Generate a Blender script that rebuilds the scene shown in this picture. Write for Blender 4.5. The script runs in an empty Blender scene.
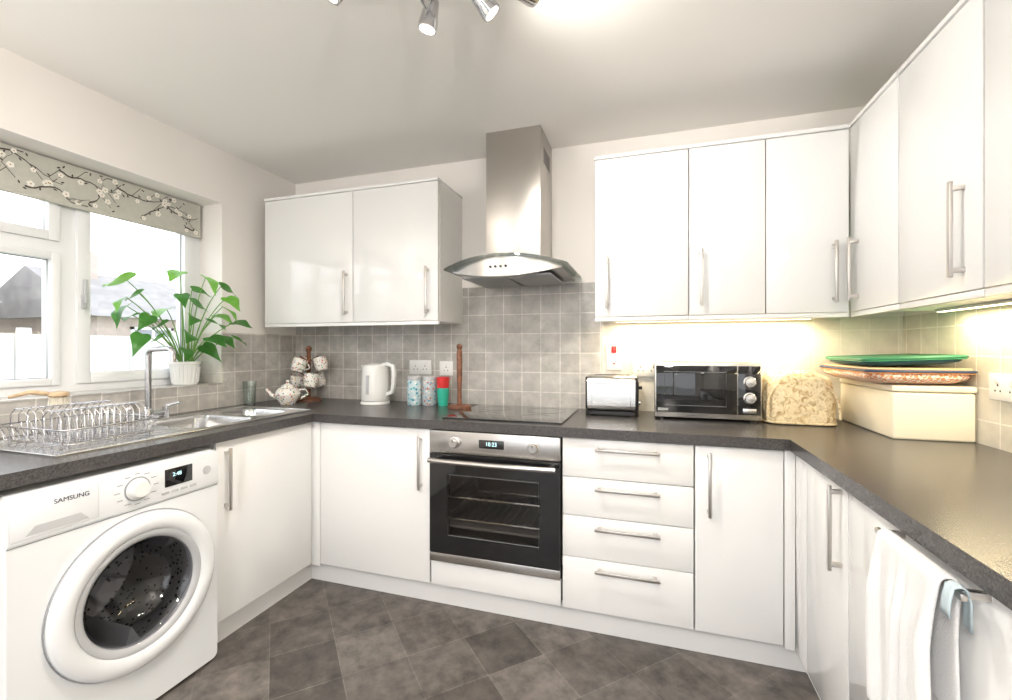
import bpy, bmesh, math, random
from mathutils import Vector, Matrix
random.seed(7)
S=bpy.context.scene
try:
    S.view_settings.view_transform='Standard'
    S.view_settings.look='None'
except Exception: pass
C=S.collection
# ---------------------------------------------------------------- materials
def newmat(name):
    m=bpy.data.materials.new(name); m.use_nodes=True
    return m,m.node_tree,m.node_tree.nodes['Principled BSDF']
def P(name,col,rough=.5,metal=0,coat=0,bump=0,bscale=200,emis=None,es=0,var=0,vscale=8,spec=.5):
    m,t,b=newmat(name)
    b.inputs['Base Color'].default_value=(*col,1)
    b.inputs['Roughness'].default_value=rough
    b.inputs['Metallic'].default_value=metal
    b.inputs['Coat Weight'].default_value=coat
    b.inputs['Coat Roughness'].default_value=.04
    b.inputs['Specular IOR Level'].default_value=spec
    if emis:
        b.inputs['Emission Color'].default_value=(*emis,1); b.inputs['Emission Strength'].default_value=es
    N=t.nodes;L=t.links
    tc=N.new('ShaderNodeTexCoord')
    if bump:
        n=N.new('ShaderNodeTexNoise'); n.inputs['Scale'].default_value=bscale
        L.new(tc.outputs['Object'],n.inputs['Vector'])
        bp=N.new('ShaderNodeBump'); bp.inputs['Strength'].default_value=bump; bp.inputs['Distance'].default_value=.002
        L.new(n.outputs['Fac'],bp.inputs['Height']); L.new(bp.outputs['Normal'],b.inputs['Normal'])
    if var:
        n=N.new('ShaderNodeTexNoise'); n.inputs['Scale'].default_value=vscale; n.inputs['Detail'].default_value=4
        L.new(tc.outputs['Object'],n.inputs['Vector'])
        r=N.new('ShaderNodeValToRGB')
        r.color_ramp.elements[0].position=.3; r.color_ramp.elements[1].position=.7
        r.color_ramp.elements[0].color=(*[c*(1-var) for c in col],1)
        r.color_ramp.elements[1].color=(*[min(1,c*(1+var)) for c in col],1)
        L.new(n.outputs['Fac'],r.inputs['Fac']); L.new(r.outputs['Color'],b.inputs['Base Color'])
    return m
def glassmat(name,tint=(1,1,1),refl=.04,edge=.5):
    m=bpy.data.materials.new(name); m.use_nodes=True; t=m.node_tree; t.nodes.clear()
    o=t.nodes.new('ShaderNodeOutputMaterial'); mx=t.nodes.new('ShaderNodeMixShader')
    tr=t.nodes.new('ShaderNodeBsdfTransparent'); tr.inputs[0].default_value=(*tint,1)
    g=t.nodes.new('ShaderNodeBsdfGlossy'); g.inputs['Roughness'].default_value=.02
    f=t.nodes.new('ShaderNodeLayerWeight'); f.inputs['Blend'].default_value=.5
    pw=t.nodes.new('ShaderNodeMath'); pw.operation='POWER'; pw.inputs[1].default_value=4
    a=t.nodes.new('ShaderNodeMath'); a.operation='MULTIPLY_ADD'; a.inputs[1].default_value=edge; a.inputs[2].default_value=refl; a.use_clamp=True
    t.links.new(f.outputs['Facing'],pw.inputs[0]); t.links.new(pw.outputs[0],a.inputs[0]); t.links.new(a.outputs[0],mx.inputs[0])
    t.links.new(tr.outputs[0],mx.inputs[1]); t.links.new(g.outputs[0],mx.inputs[2]); t.links.new(mx.outputs[0],o.inputs[0])
    return m
def tilemat(name,ax,size,mortar,c1,c2,cm,rough=.35,rot=0,mott=.35,nscale=9,bump=.4,off=(0,0)):
    m,t,b=newmat(name); N=t.nodes;L=t.links
    tc=N.new('ShaderNodeTexCoord'); sp=N.new('ShaderNodeSeparateXYZ'); cb=N.new('ShaderNodeCombineXYZ')
    L.new(tc.outputs['Object'],sp.inputs[0]); L.new(sp.outputs[ax[0]],cb.inputs[0]); L.new(sp.outputs[ax[1]],cb.inputs[1])
    mp=N.new('ShaderNodeMapping'); mp.inputs['Rotation'].default_value=(0,0,rot); mp.inputs['Location'].default_value=(off[0],off[1],0)
    L.new(cb.outputs[0],mp.inputs['Vector'])
    br=N.new('ShaderNodeTexBrick'); br.offset=0; br.squash=1
    br.inputs['Scale'].default_value=1; br.inputs['Brick Width'].default_value=size; br.inputs['Row Height'].default_value=size
    br.inputs['Mortar Size'].default_value=mortar; br.inputs['Mortar Smooth'].default_value=.2; br.inputs['Bias'].default_value=0
    br.inputs['Color1'].default_value=(*c1,1); br.inputs['Color2'].default_value=(*c2,1); br.inputs['Mortar'].default_value=(*cm,1)
    L.new(mp.outputs[0],br.inputs['Vector'])
    n=N.new('ShaderNodeTexNoise'); n.inputs['Scale'].default_value=nscale; n.inputs['Detail'].default_value=8; n.inputs['Roughness'].default_value=.65
    L.new(mp.outputs[0],n.inputs['Vector'])
    r=N.new('ShaderNodeMapRange'); r.inputs[1].default_value=.3; r.inputs[2].default_value=.7; r.inputs[3].default_value=1-mott; r.inputs[4].default_value=1+mott
    L.new(n.outputs['Fac'],r.inputs[0])
    mm=N.new('ShaderNodeVectorMath'); mm.operation='SCALE'
    L.new(br.outputs['Color'],mm.inputs[0]); L.new(r.outputs[0],mm.inputs['Scale'])
    L.new(mm.outputs[0],b.inputs['Base Color'])
    b.inputs['Roughness'].default_value=rough
    bp=N.new('ShaderNodeBump'); bp.inputs['Strength'].default_value=bump; bp.inputs['Distance'].default_value=.002; bp.invert=True
    L.new(br.outputs['Fac'],bp.inputs['Height']); L.new(bp.outputs['Normal'],b.inputs['Normal'])
    return m
def brushed(name,col,rough=.3,scale=(2,2,300),bs=.08):
    m,t,b=newmat(name); N=t.nodes;L=t.links
    b.inputs['Metallic'].default_value=1; b.inputs['Base Color'].default_value=(*col,1); b.inputs['Roughness'].default_value=rough
    tc=N.new('ShaderNodeTexCoord'); mp=N.new('ShaderNodeMapping'); mp.inputs['Scale'].default_value=scale
    n=N.new('ShaderNodeTexNoise'); n.inputs['Scale'].default_value=1; n.inputs['Detail'].default_value=3
    L.new(tc.outputs['Object'],mp.inputs[0]); L.new(mp.outputs[0],n.inputs['Vector'])
    bp=N.new('ShaderNodeBump'); bp.inputs['Strength'].default_value=bs; bp.inputs['Distance'].default_value=.001
    L.new(n.outputs['Fac'],bp.inputs['Height']); L.new(bp.outputs['Normal'],b.inputs['Normal'])
    return m
def spotmat(name,base,cols,scale=40,thr=.35,rough=.4,bump=0):
    m,t,b=newmat(name); N=t.nodes;L=t.links
    tc=N.new('ShaderNodeTexCoord'); v=N.new('ShaderNodeTexVoronoi'); v.inputs['Scale'].default_value=scale
    L.new(tc.outputs['Object'],v.inputs['Vector'])
    r=N.new('ShaderNodeValToRGB'); r.color_ramp.interpolation='CONSTANT'
    r.color_ramp.elements[0].position=0; r.color_ramp.elements[0].color=(*cols[0],1)
    r.color_ramp.elements[1].position=1/len(cols); r.color_ramp.elements[1].color=(*cols[1%len(cols)],1)
    for i in range(2,len(cols)):
        e=r.color_ramp.elements.new(i/len(cols)); e.color=(*cols[i],1)
    sp=N.new('ShaderNodeSeparateColor'); L.new(v.outputs['Color'],sp.inputs[0]); L.new(sp.outputs[0],r.inputs['Fac'])
    lt=N.new('ShaderNodeMath'); lt.operation='LESS_THAN'; lt.inputs[1].default_value=thr; L.new(v.outputs['Distance'],lt.inputs[0])
    mx=N.new('ShaderNodeMix'); mx.data_type='RGBA'; mx.inputs['A'].default_value=(*base,1)
    L.new(lt.outputs[0],mx.inputs['Factor']); L.new(r.outputs['Color'],mx.inputs['B']); L.new(mx.outputs['Result'],b.inputs['Base Color'])
    b.inputs['Roughness'].default_value=rough
    return m
M_wall=P('wall_paint',(.88,.845,.81),.85,bump=.05,bscale=150)
M_ceil=P('ceiling_paint',(.89,.87,.84),.9,bump=.05,bscale=120)
M_white=P('gloss_white_door',(.85,.85,.85),.07,coat=.35)
M_carc=P('white_carcass',(.82,.81,.79),.35)
M_plinth=P('plinth_white',(.82,.82,.82),.3)
M_upvc=P('white_upvc',(.83,.84,.86),.25)
M_handle=brushed('brushed_nickel',(.60,.57,.54),.3,(300,300,3))
M_steel=brushed('brushed_steel',(.58,.56,.54),.26,(3,3,350))
M_steelv=brushed('brushed_steel_vertical',(.54,.515,.485),.3,(350,350,3))
M_chrome=P('chrome',(.85,.85,.86),.06,1)
M_rackw=P('rack_wire',(.55,.55,.57),.15,1)
M_sink=brushed('sink_steel',(.68,.68,.68),.22,(300,4,4),.04)
M_blackglass=P('black_glass',(.008,.008,.009),.04,coat=.5)
M_black=P('black_plastic',(.015,.015,.016),.35)
M_dark=P('oven_enamel',(.13,.12,.11),.3)
M_plast=P('white_plastic',(.82,.82,.81),.25)
M_appl=P('white_appliance_enamel',(.81,.83,.855),.22,coat=.2)
M_grey=P('grey_plastic',(.30,.31,.33),.35)
M_lgrey=P('light_grey_plastic',(.5,.51,.53),.3)
M_wood=P('dark_wood',(.18,.07,.035),.4,var=.4,vscale=40)
M_ltwood=P('light_wood',(.5,.36,.22),.5,var=.25,vscale=40)
M_red=P('red_plastic',(.6,.03,.03),.35)
M_cream=P('cream_enamel',(.82,.77,.64),.35,var=.03)
M_pane=glassmat('window_glass',(1,1,1),.03,.3)
M_clear=glassmat('clear_glass',(.88,.92,.91),.12,.8)
M_hoodglass=glassmat('hood_glass',(.45,.5,.48),.12,.6)
M_ovenglass=glassmat('oven_glass',(.68,.66,.64),.04,.4)
M_drumglass=glassmat('drum_glass',(.55,.55,.57),.06,.6)
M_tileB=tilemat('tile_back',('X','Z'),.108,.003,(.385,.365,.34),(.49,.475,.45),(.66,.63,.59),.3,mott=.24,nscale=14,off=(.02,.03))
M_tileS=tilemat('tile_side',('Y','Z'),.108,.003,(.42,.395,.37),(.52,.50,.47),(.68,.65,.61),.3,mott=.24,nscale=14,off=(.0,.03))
M_tileR=tilemat('tile_glow_cream',('X','Z'),.108,.002,(.66,.63,.56),(.72,.69,.62),(.78,.75,.68),.35,mott=.12,off=(.02,.03))  # warm under-cabinet glow put into the tile colour as cream
M_tileRS=tilemat('tile_glow_cream_side',('Y','Z'),.108,.003,(.56,.53,.46),(.64,.61,.54),(.80,.77,.70),.35,mott=.15,off=(.0,.03))  # side-wall version, lightened and yellowed for the under-cabinet glow
M_sill=tilemat('tile_sill',('Y','X'),.108,.003,(.42,.40,.38),(.52,.5,.48),(.66,.63,.59),.3)
M_floor=tilemat('floor_vinyl_tile',('X','Y'),.235,.0014,(.066,.057,.051),(.145,.128,.114),(.17,.155,.138),.36,rot=math.radians(45),mott=.6,nscale=13,bump=.2,off=(.05,.02))
M_top,t,b=newmat('worktop_laminate'); N=t.nodes;L=t.links
tc=N.new('ShaderNodeTexCoord'); n=N.new('ShaderNodeTexNoise'); n.inputs['Scale'].default_value=260; n.inputs['Detail'].default_value=3
L.new(tc.outputs['Object'],n.inputs['Vector']); r=N.new('ShaderNodeValToRGB')
r.color_ramp.elements[0].position=.36; r.color_ramp.elements[0].color=(.038,.035,.036,1)
r.color_ramp.elements[1].position=.76; r.color_ramp.elements[1].color=(.105,.098,.095,1)
L.new(n.outputs['Fac'],r.inputs['Fac']); L.new(r.outputs['Color'],b.inputs['Base Color']); b.inputs['Roughness'].default_value=.27
# ---------------------------------------------------------------- mesh helpers
def grp(name,loc=(0,0,0)):
    e=bpy.data.objects.new(name,None); e.location=loc; e.empty_display_size=.05; C.objects.link(e); return e
def fin(name,bm,mat,parent=None,ang=35,smooth=True):
    bmesh.ops.recalc_face_normals(bm,faces=bm.faces)
    me=bpy.data.meshes.new(name); bm.to_mesh(me); bm.free()
    for m in (mat if isinstance(mat,(list,tuple)) else [mat]): me.materials.append(m)
    if smooth:
        for p in me.polygons: p.use_smooth=True
        me.set_sharp_from_angle(angle=math.radians(ang))
    o=bpy.data.objects.new(name,me); C.objects.link(o)
    if parent:
        o.parent=parent; o.matrix_parent_inverse=Matrix.Translation(-Vector(parent.location))
    return o
def abox(bm,lo,hi,bev=0,seg=2):
    a=[min(lo[i],hi[i]) for i in range(3)]; c=[max(lo[i],hi[i]) for i in range(3)]
    r=bmesh.ops.create_cube(bm,size=1)
    vs=r['verts']
    for v in vs:
        v.co=Vector([a[i]+(v.co[i]+.5)*(c[i]-a[i]) for i in range(3)])
    if bev:
        es=list({e for v in vs for e in v.link_edges})
        bmesh.ops.bevel(bm,geom=es,offset=bev,segments=seg,affect='EDGES',profile=.5)
def box(name,lo,hi,mat,parent=None,bev=.0015,seg=2):
    bm=bmesh.new(); abox(bm,lo,hi,bev,seg); return fin(name,bm,mat,parent)
def boxes(name,lst,mat,parent=None,bev=0):
    bm=bmesh.new()
    for lo,hi in lst: abox(bm,lo,hi,bev)
    return fin(name,bm,mat,parent)
def aloft(bm,loops,cs=True,ce=True,closed=False,mi=0):
    rows=[[bm.verts.new(p) for p in lp] for lp in loops]
    n=len(rows[0]); R=len(rows)
    for i in range(R if closed else R-1):
        a=rows[i]; b_=rows[(i+1)%R]
        for j in range(n):
            f=bm.faces.new((a[j],a[(j+1)%n],b_[(j+1)%n],b_[j])); f.material_index=mi
    if not closed:
        if cs: bm.faces.new(rows[0][::-1]).material_index=mi
        if ce: bm.faces.new(rows[-1]).material_index=mi
    return rows
def rrect(cx,cy,w,h,r,n=6):
    pts=[]
    r=min(r,w/2-1e-4,h/2-1e-4)
    for k,(sx,sy) in enumerate([(1,1),(-1,1),(-1,-1),(1,-1)]):
        for j in range(n):
            a=math.radians(k*90+90*j/(n-1))
            pts.append((cx+sx*(w/2-r)+r*math.cos(a),cy+sy*(h/2-r)+r*math.sin(a)))
    return pts
def circ(cx,cy,r,n4=24,ry=None):
    return [(cx+r*math.cos(2*math.pi*(i+.5)/n4),cy+(ry or r)*math.sin(2*math.pi*(i+.5)/n4)) for i in range(n4)]
def atube(bm,pts,r,n=8,closed=False,caps=True):
    pts=[Vector(p) for p in pts]; loops=[]; m=len(pts)
    up=None
    for i,p in enumerate(pts):
        if closed: d=(pts[(i+1)%m]-pts[i-1])
        else: d=pts[min(i+1,m-1)]-pts[max(i-1,0)]
        d.normalize()
        if up is None:
            up=Vector((0,0,1)) if abs(d.z)<.9 else Vector((1,0,0))
        s=d.cross(up).normalized(); u=s.cross(d).normalized(); up=u
        rr=r[i] if isinstance(r,(list,tuple)) else r
        loops.append([p+s*rr*math.cos(2*math.pi*k/n)+u*rr*math.sin(2*math.pi*k/n) for k in range(n)])
    aloft(bm,loops,caps,caps,closed)
def tube(name,pts,r,mat,parent=None,n=12,closed=False):
    bm=bmesh.new(); atube(bm,pts,r,n,closed); return fin(name,bm,mat,parent,ang=50)
def alathe(bm,prof,o,axis='z',n=36,sy=1):
    loops=[]
    for r,h in prof:
        lp=[]
        for k in range(n):
            a=2*math.pi*k/n; c=r*math.cos(a); s=r*math.sin(a)*sy
            if axis=='z': lp.append((o[0]+c,o[1]+s,o[2]+h))
            elif axis=='x': lp.append((o[0]+h,o[1]+c,o[2]+s))
            elif axis=='-y': lp.append((o[0]+c,o[1]-h,o[2]+s))
            elif axis=='-x': lp.append((o[0]-h,o[1]+c,o[2]+s))
        loops.append(lp)
    aloft(bm,loops)
def lathe(name,prof,o,mat,parent=None,axis='z',n=36,ang=35):
    bm=bmesh.new(); alathe(bm,prof,o,axis,n); return fin(name,bm,mat,parent,ang)
def text(name,s,loc,rot,size,mat,parent):
    cu=bpy.data.curves.new(name,'FONT'); cu.body=s; cu.size=size; cu.extrude=.0004; cu.align_x='CENTER'; cu.align_y='CENTER'
    o=bpy.data.objects.new(name+'_tmp',cu); C.objects.link(o); bpy.context.view_layer.update()
    me=bpy.data.meshes.new_from_object(o.evaluated_get(bpy.context.evaluated_depsgraph_get()))
    bpy.data.objects.remove(o)
    me.transform(Matrix.Translation(loc)@ (Matrix.Rotation(rot[2],4,'Z')@Matrix.Rotation(rot[0],4,'X')))
    me.materials.clear(); me.materials.append(mat)
    q=bpy.data.objects.new(name,me); C.objects.link(q); q.parent=parent; q.matrix_parent_inverse=Matrix.Translation(-Vector(parent.location))
    return q
H90=math.pi/2
# ---------------------------------------------------------------- key dims
XL,XR,YB,YR=-2.24,1.085,2.41,-2.4
ZC=2.28
TOP=.86
# ---------------------------------------------------------------- shell
box('floor',(XL-.3,YR-.2,-.1),(XR+.2,YB+.2,0),M_floor,bev=0)
box('ceiling',(XL-.28,YR-.2,ZC),(XR+.2,YB+.2,ZC+.1),M_ceil,bev=0)
box('wall_back',(XL-.28,YB,0),(XR+.2,YB+.15,ZC),M_wall,bev=0)
box('wall_right',(XR,YR,0),(XR+.15,YB,ZC),M_wall,bev=0)
WY0,WY1,WZ0,WZ1=.30,1.87,.985,1.985
boxes('wall_left',[((XL-.28,YR,0),(XL,WY0,ZC)),((XL-.28,WY1,0),(XL,YB,ZC)),((XL-.28,WY0,0),(XL,WY1,WZ0)),((XL-.28,WY0,WZ1),(XL,WY1,ZC))],M_wall)
boxes('wall_rear',[((XL-.28,YR-.15,0),(-1.9,YR,ZC)),((.7,YR-.15,0),(XR+.2,YR,ZC)),((-1.9,YR-.15,2.1),(.7,YR,ZC))],M_wall)
g=grp('unseen_rear_door',(-.6,YR-.08,0))  # unseen glazed door, put in to let soft fill daylight enter
fr=[]
for x0,x1 in ((-1.9,-1.82),(-.64,-.56),(.62,.7)): fr.append(((x0,YR-.1,0),(x1,YR-.04,2.1)))
fr+= [((-1.82,YR-.1,2.02),(-.64,YR-.04,2.1)),((-.56,YR-.1,2.02),(.62,YR-.04,2.1)),((-1.82,YR-.1,0),(-.64,YR-.04,.08)),((-.56,YR-.1,0),(.62,YR-.04,.08))]
boxes('frame',fr,M_upvc,g,.003)
boxes('panes',[((-1.82,YR-.075,.08),(-.64,YR-.069,2.02)),((-.56,YR-.075,.08),(.62,YR-.069,2.02))],M_pane,g)
tube('pull_handle',[(-.62,YR-.035,.95),(-.62,YR-.0,.95),(-.62,YR-.0,1.15),(-.62,YR-.035,1.15)],.008,M_chrome,g)
boxes('backsplash_4',[((XL+.008,YB-.008,TOP),(-.23,YB,1.325)),((-1.028,YB-.008,1.325),(-.235,YB,1.535))],M_tileB)  # tiled backsplash panels from here on, not edge trim
box('backsplash_5',(-.23,YB-.008,TOP),(XR,YB,1.325),M_tileR,bev=0)
boxes('backsplash_6',[((XL,-.1,TOP),(XL+.008,WY1,.985)),((XL,WY1,TOP),(XL+.008,YB-.008,1.27))],M_tileS)
box('backsplash_7',(XR-.008,.0,TOP),(XR,YB-.008,1.325),M_tileRS,bev=0)
# ---------------------------------------------------------------- window
g=grp('window_1',(-2.44,1.08,.985))
x0,x1=-2.475,-2.405
f=[((x0,WY0,WZ0),(x1,WY0+.055,WZ1)),((x0,WY1-.055,WZ0),(x1,WY1,WZ1)),((x0,WY0+.055,WZ1-.055),(x1,WY1-.055,WZ1)),((x0,WY0+.055,WZ0),(x1,WY1-.055,WZ0+.05)),
   ((x0,1.235,WZ0+.05),(x1,1.30,WZ1-.055)),((x0,WY0+.055,1.585),(x1,1.235,1.645))]
boxes('frame',f,M_upvc,g,0)
M_gask=P('window_gasket',(.12,.12,.13),.6)
def sash(nm,ya,yb,za,zb,w=.05):
    xa,xb=-2.46,-2.392
    boxes(nm,[((xa,ya,za),(xb,ya+w,zb)),((xa,yb-w,za),(xb,yb,zb)),((xa,ya+w,za),(xb,yb-w,za+w)),((xa,ya+w,zb-w),(xb,yb-w,zb))],M_upvc,g,.003)
    box(nm+'_pane',(-2.43,ya+w,za+w),(-2.424,yb-w,zb-w),M_pane,g,bev=0)
    tube(nm+'_gasket',[(-2.421,ya+w,za+w),(-2.421,yb-w,za+w),(-2.421,yb-w,zb-w),(-2.421,ya+w,zb-w)],.003,M_gask,g,6,True)
sash('casement',1.297,1.825,1.028,1.935)
sash('top_light',.35,1.238,1.64,1.935,.04)
sash('fixed_light',.35,1.238,1.028,1.59,.03)
bm=bmesh.new(); abox(bm,(-2.392,1.31,1.36),(-2.382,1.33,1.42),.003); abox(bm,(-2.382,1.312,1.385),(-2.37,1.328,1.49),.004); fin('window_catch',bm,M_lgrey,g)
box('trim_1',(-2.404,WY0+.001,WZ0+.0005),(XL+.012,WY1-.001,WZ0+.008),M_sill,bev=.001)
boxes('trim_2',[((-2.391,WY1-.008,WZ0+.008),(XL+.004,WY1-.0005,1.27))],M_tileR)
# blind
M_blind=P('blind_fabric',(.52,.515,.46),.9,bump=.15,bscale=400,var=.05,vscale=30)
M_branch=P('blind_branch_print',(.08,.065,.055),.9)
M_petal=P('blind_petal_print',(.85,.82,.76),.9)
M_pet2=P('blind_petal_core',(.40,.28,.12),.9)
g=grp('window_blind',(-2.37,1.1,1.98))
BX=-2.378
bm=bmesh.new()
aloft(bm,[[(BX,y,1.80),(BX,y,1.98),(BX-.004,y,1.98),(BX-.004,y,1.80)] for y in (.33,1.853)]); fin('fabric',bm,M_blind,g)
tube('bottom_bar',[(BX-.002,.33,1.80),(BX-.002,1.853,1.80)],.007,M_blind,g)
bm=bmesh.new(); bf=bmesh.new(); bc=bmesh.new()
def strip(bm,pts):
    prev=None
    for i,(y,z,ww) in enumerate(pts):
        a=bm.verts.new((BX+.0012,y,z-ww)); c=bm.verts.new((BX+.0012,y,z+ww))
        if prev: bm.faces.new((prev[0],a,c,prev[1]))
        prev=(a,c)
def flower(y,z,s):
    a0=random.random()*6
    for k in range(5):
        a=a0+k*2*math.pi/5; cy=y+math.cos(a)*s*.55; cz=z+math.sin(a)*s*.55
        vs=[bf.verts.new((BX+.0018+.0001*k,cy+math.cos(q*math.pi/4)*s*.45,cz+math.sin(q*math.pi/4)*s*.45)) for q in range(8)]
        bf.faces.new(vs)
    vs=[bc.verts.new((BX+.0026,y+math.cos(q*math.pi/4)*s*.22,z+math.sin(q*math.pi/4)*s*.22)) for q in range(8)]
    bc.faces.new(vs)
def bud(y,z):
    a=random.random()*6; vs=[]
    for q in range(8):
        t_=q*math.pi/4; u_,v_=.007*math.cos(t_),.0032*math.sin(t_)
        vs.append(bm.verts.new((BX+.0014,y+u_*math.cos(a)-v_*math.sin(a),z+u_*math.sin(a)+v_*math.cos(a))))
    bm.faces.new(vs)
for k in range(14):
    y=.36+k*.108; z=1.835 if k%2 else 1.94; a=random.uniform(.1,.6)*(1 if k%2 else -1); pts=[]
    for i in range(16):
        pts.append((y,z,.0038*(1-i/20)))
        if i%4==1 and 1.82<z<1.965 and y<1.83: flower(y+random.uniform(-.01,.01),min(1.962,max(1.822,z+random.choice((-.015,.015)))),random.uniform(.010,.016))
        if i%3==0 and 1.82<z<1.965 and y<1.83: bud(y,z+random.choice((-.009,.009)))
        if i in (4,8,12):
            s=random.choice((-1,1)); yy,zz=y,z; pp=[]
            for q in range(5):
                pp.append((yy,zz,.002)); yy+=.010; zz+=s*.012
                zz=min(1.968,max(1.815,zz))
            if yy<1.83:
                strip(bm,pp)
                if i==8: flower(yy,min(1.962,max(1.822,zz)),.013)
                else: bud(yy,min(1.962,max(1.822,zz)))
        a+=random.uniform(-.5,.5)
        y+=.017*math.cos(a); z+=.017*math.sin(a)
        if z>1.96 or z<1.825: a=-a*.6; z=min(1.96,max(1.825,z))
        if y>1.838: break
    strip(bm,pts)
fin('branch_print',bm,M_branch,g,smooth=False); fin('petal_print',bf,M_petal,g,smooth=False); fin('petal_core_print',bc,M_pet2,g,smooth=False)
# ---------------------------------------------------------------- exterior
M_render=P('render_wall',(.66,.64,.60),.9,var=.08); M_slate=P('slate_roof',(.34,.32,.31),.8,var=.15,vscale=3); M_fence=P('pale_fence',(.78,.77,.75),.9,var=.04)
M_paving=P('pale_paving',(.6,.58,.54),.9,var=.1)
M_grass=P('garden_ground',(.40,.42,.33),1,var=.2,vscale=2); M_brick=P('brick_wall',(.52,.44,.39),.9,var=.12,vscale=6); M_wpane=P('dark_pane',(.3,.32,.35),.1)
box('garden_ground',(-40,-30,-.6),(-2.6,40,-.4),M_grass,bev=0)
box('patio_ground',(-2.6,-14,-.4),(6,-2.6,-.12),M_paving,bev=0)
def house(y0,y1,xf,zw,zr,mat):
    g=grp('neighbour_house',(xf-2,(y0+y1)/2,-.4))
    box('house_walls',(xf-4,y0,-.4),(xf,y1,zw),mat,g,bev=0)
    bm=bmesh.new(); aloft(bm,[[(xf+.25,y,zw-.05),(xf-2,y,zr),(xf-4.25,y,zw-.05)] for y in (y0-.2,y1+.2)]); fin('roof',bm,M_slate,g)
    for k in range(2):
        yy=y0+(y1-y0)*(.28+.44*k)
        box('house_window_%d'%k,(xf-.02,yy-.4,zw-1.2),(xf+.03,yy+.4,zw-.3),M_wpane,g)
        boxes('house_window_frame_%d'%k,[((xf-.01,yy-.46,zw-1.26),(xf+.05,yy-.4,zw-.24)),((xf-.01,yy+.4,zw-1.26),(xf+.05,yy+.46,zw-.24)),((xf-.01,yy-.03,zw-1.26),(xf+.05,yy+.03,zw-.24)),((xf-.01,yy-.46,zw-.3),(xf+.05,yy+.46,zw-.24))],M_upvc,g)
    box('chimney_stack',(xf-2.3,y0+.5,zr-.5),(xf-1.7,y0+1.0,zr+.5),M_brick,g)
house(6.3,10.2,-11,1.9,3.0,M_brick); house(1.8,5.0,-12,2.1,3.3,M_render)
bm=bmesh.new()
for i in range(60): abox(bm,(-7.02,-4+i*.3,-.4),(-6.98,-4+i*.3+.285,1.35))
for i in range(10): abox(bm,(-6.98,-4+i*1.8,-.4),(-6.9,-4+i*1.8+.1,1.42))
fin('garden_fence',bm,M_fence)
# ---------------------------------------------------------------- cabinet helpers
class Face:
    def __init__(s,k,b): s.k=k; s.b=b
    def pt(s,u,v,z):
        if s.k=='B': return (u,s.b+v,z)
        if s.k=='L': return (s.b-v,u,z)
        return (s.b+v,u,z)
FB=Face('B',1.83); FL=Face('L',-1.595); FR=Face('R',.505)
UB=Face('B',2.09); UR=Face('R',.765)
def fb(F,nm,u0,u1,v0,v1,z0,z1,mat,g,bev=.0015): return box(nm,F.pt(u0,v0,z0),F.pt(u1,v1,z1),mat,g,bev)
def handle(F,nm,a,b,g,r=.0065,so=.034):
    bm=bmesh.new(); A=Vector((a[0],a[1])); B=Vector((b[0],b[1])); d=(B-A).normalized()
    horizontal=abs(d.x)>.5
    lo=F.pt(min(a[0],b[0])-(0 if horizontal else .006),-so,min(a[1],b[1])-(.006 if horizontal else 0))
    hi=F.pt(max(a[0],b[0])+(0 if horizontal else .006),-so+.010,max(a[1],b[1])+(.006 if horizontal else 0))
    abox(bm,lo,hi,.0025,2)
    for q in (A+d*.018,B-d*.018):
        abox(bm,F.pt(q.x-.006,-so+.008,q.y-.006),F.pt(q.x+.006,.0005,q.y+.006),.001)
    fin(nm,bm,M_handle,g)
def base_cab(F,u0,u1,depth=.56,z0=.112,z1=.815,name='base_cabinet',fronts=True):
    g=grp(name,F.pt((u0+u1)/2,.3,.0)); t=.016
    for nm,a,b_ in (('side_a',u0+.001,u0+t),('side_b',u1-t,u1-.001)): fb(F,nm,a,b_,.026,depth,.1,.818,M_carc,g,0)
    fb(F,'bottom',u0+t,u1-t,.026,depth,.1,.118,M_carc,g,0)
    fb(F,'back',u0+t,u1-t,depth-.01,depth,.118,.80,M_carc,g,0)
    if fronts: fb(F,'door',u0+.0018,u1-.0018,0,.019,z0,z1,M_white,g,.002)
    return g
g=base_cab(FB,-1.55,-.944); handle(FB,'handle',(-.988,.785),(-.988,.54),g)
g=base_cab(FB,.172,.470); handle(FB,'handle',(.222,.794),(.222,.554),g)
g=base_cab(FB,-.336,.170,name='drawer_unit',fronts=False)
for i,(a,b_,hz) in enumerate(((.656,.815,.776),(.498,.653,.617),(.328,.495,.457),(.112,.325,.288))):
    fb(FB,'drawer_front_%d'%i,-.3345,.1685,0,.019,a,b_,M_white,g,.002); handle(FB,'drawer_handle_%d'%i,(-.2,hz),(.048,hz),g)
g=grp('corner_post',(-1.57,1.85,.1)); box('post_panel',(-1.595,1.83,.1),(-1.552,1.85,.818),M_white,g); box('post_return',(-1.615,1.83,.1),(-1.5955,1.862,.818),M_white,g)
g=grp('corner_post',(.49,1.85,.1)); box('post_panel',(.472,1.83,.1),(.505,1.85,.818),M_white,g); box('post_return',(.5055,1.715,.1),(.525,1.85,.818),M_white,g)
g=base_cab(FL,1.305,1.825); handle(FL,'handle',(1.345,.79),(1.345,.545),g)
g=base_cab(FL,.07,.655); handle(FL,'handle',(.60,.79),(.60,.545),g)
box('end_panel',(-2.2,.66,0),(-1.60,.678,.818),M_white)
g=base_cab(FR,1.392,1.712); handle(FR,'handle',(1.432,.81),(1.432,.575),g)
g=base_cab(FR,.79,1.388,name='integrated_appliance'); handle(FR,'handle',(1.14,.80),(.865,.80),g,so=.045)
g=base_cab(FR,.19,.786); handle(FR,'handle',(.74,.79),(.74,.545),g)
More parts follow.
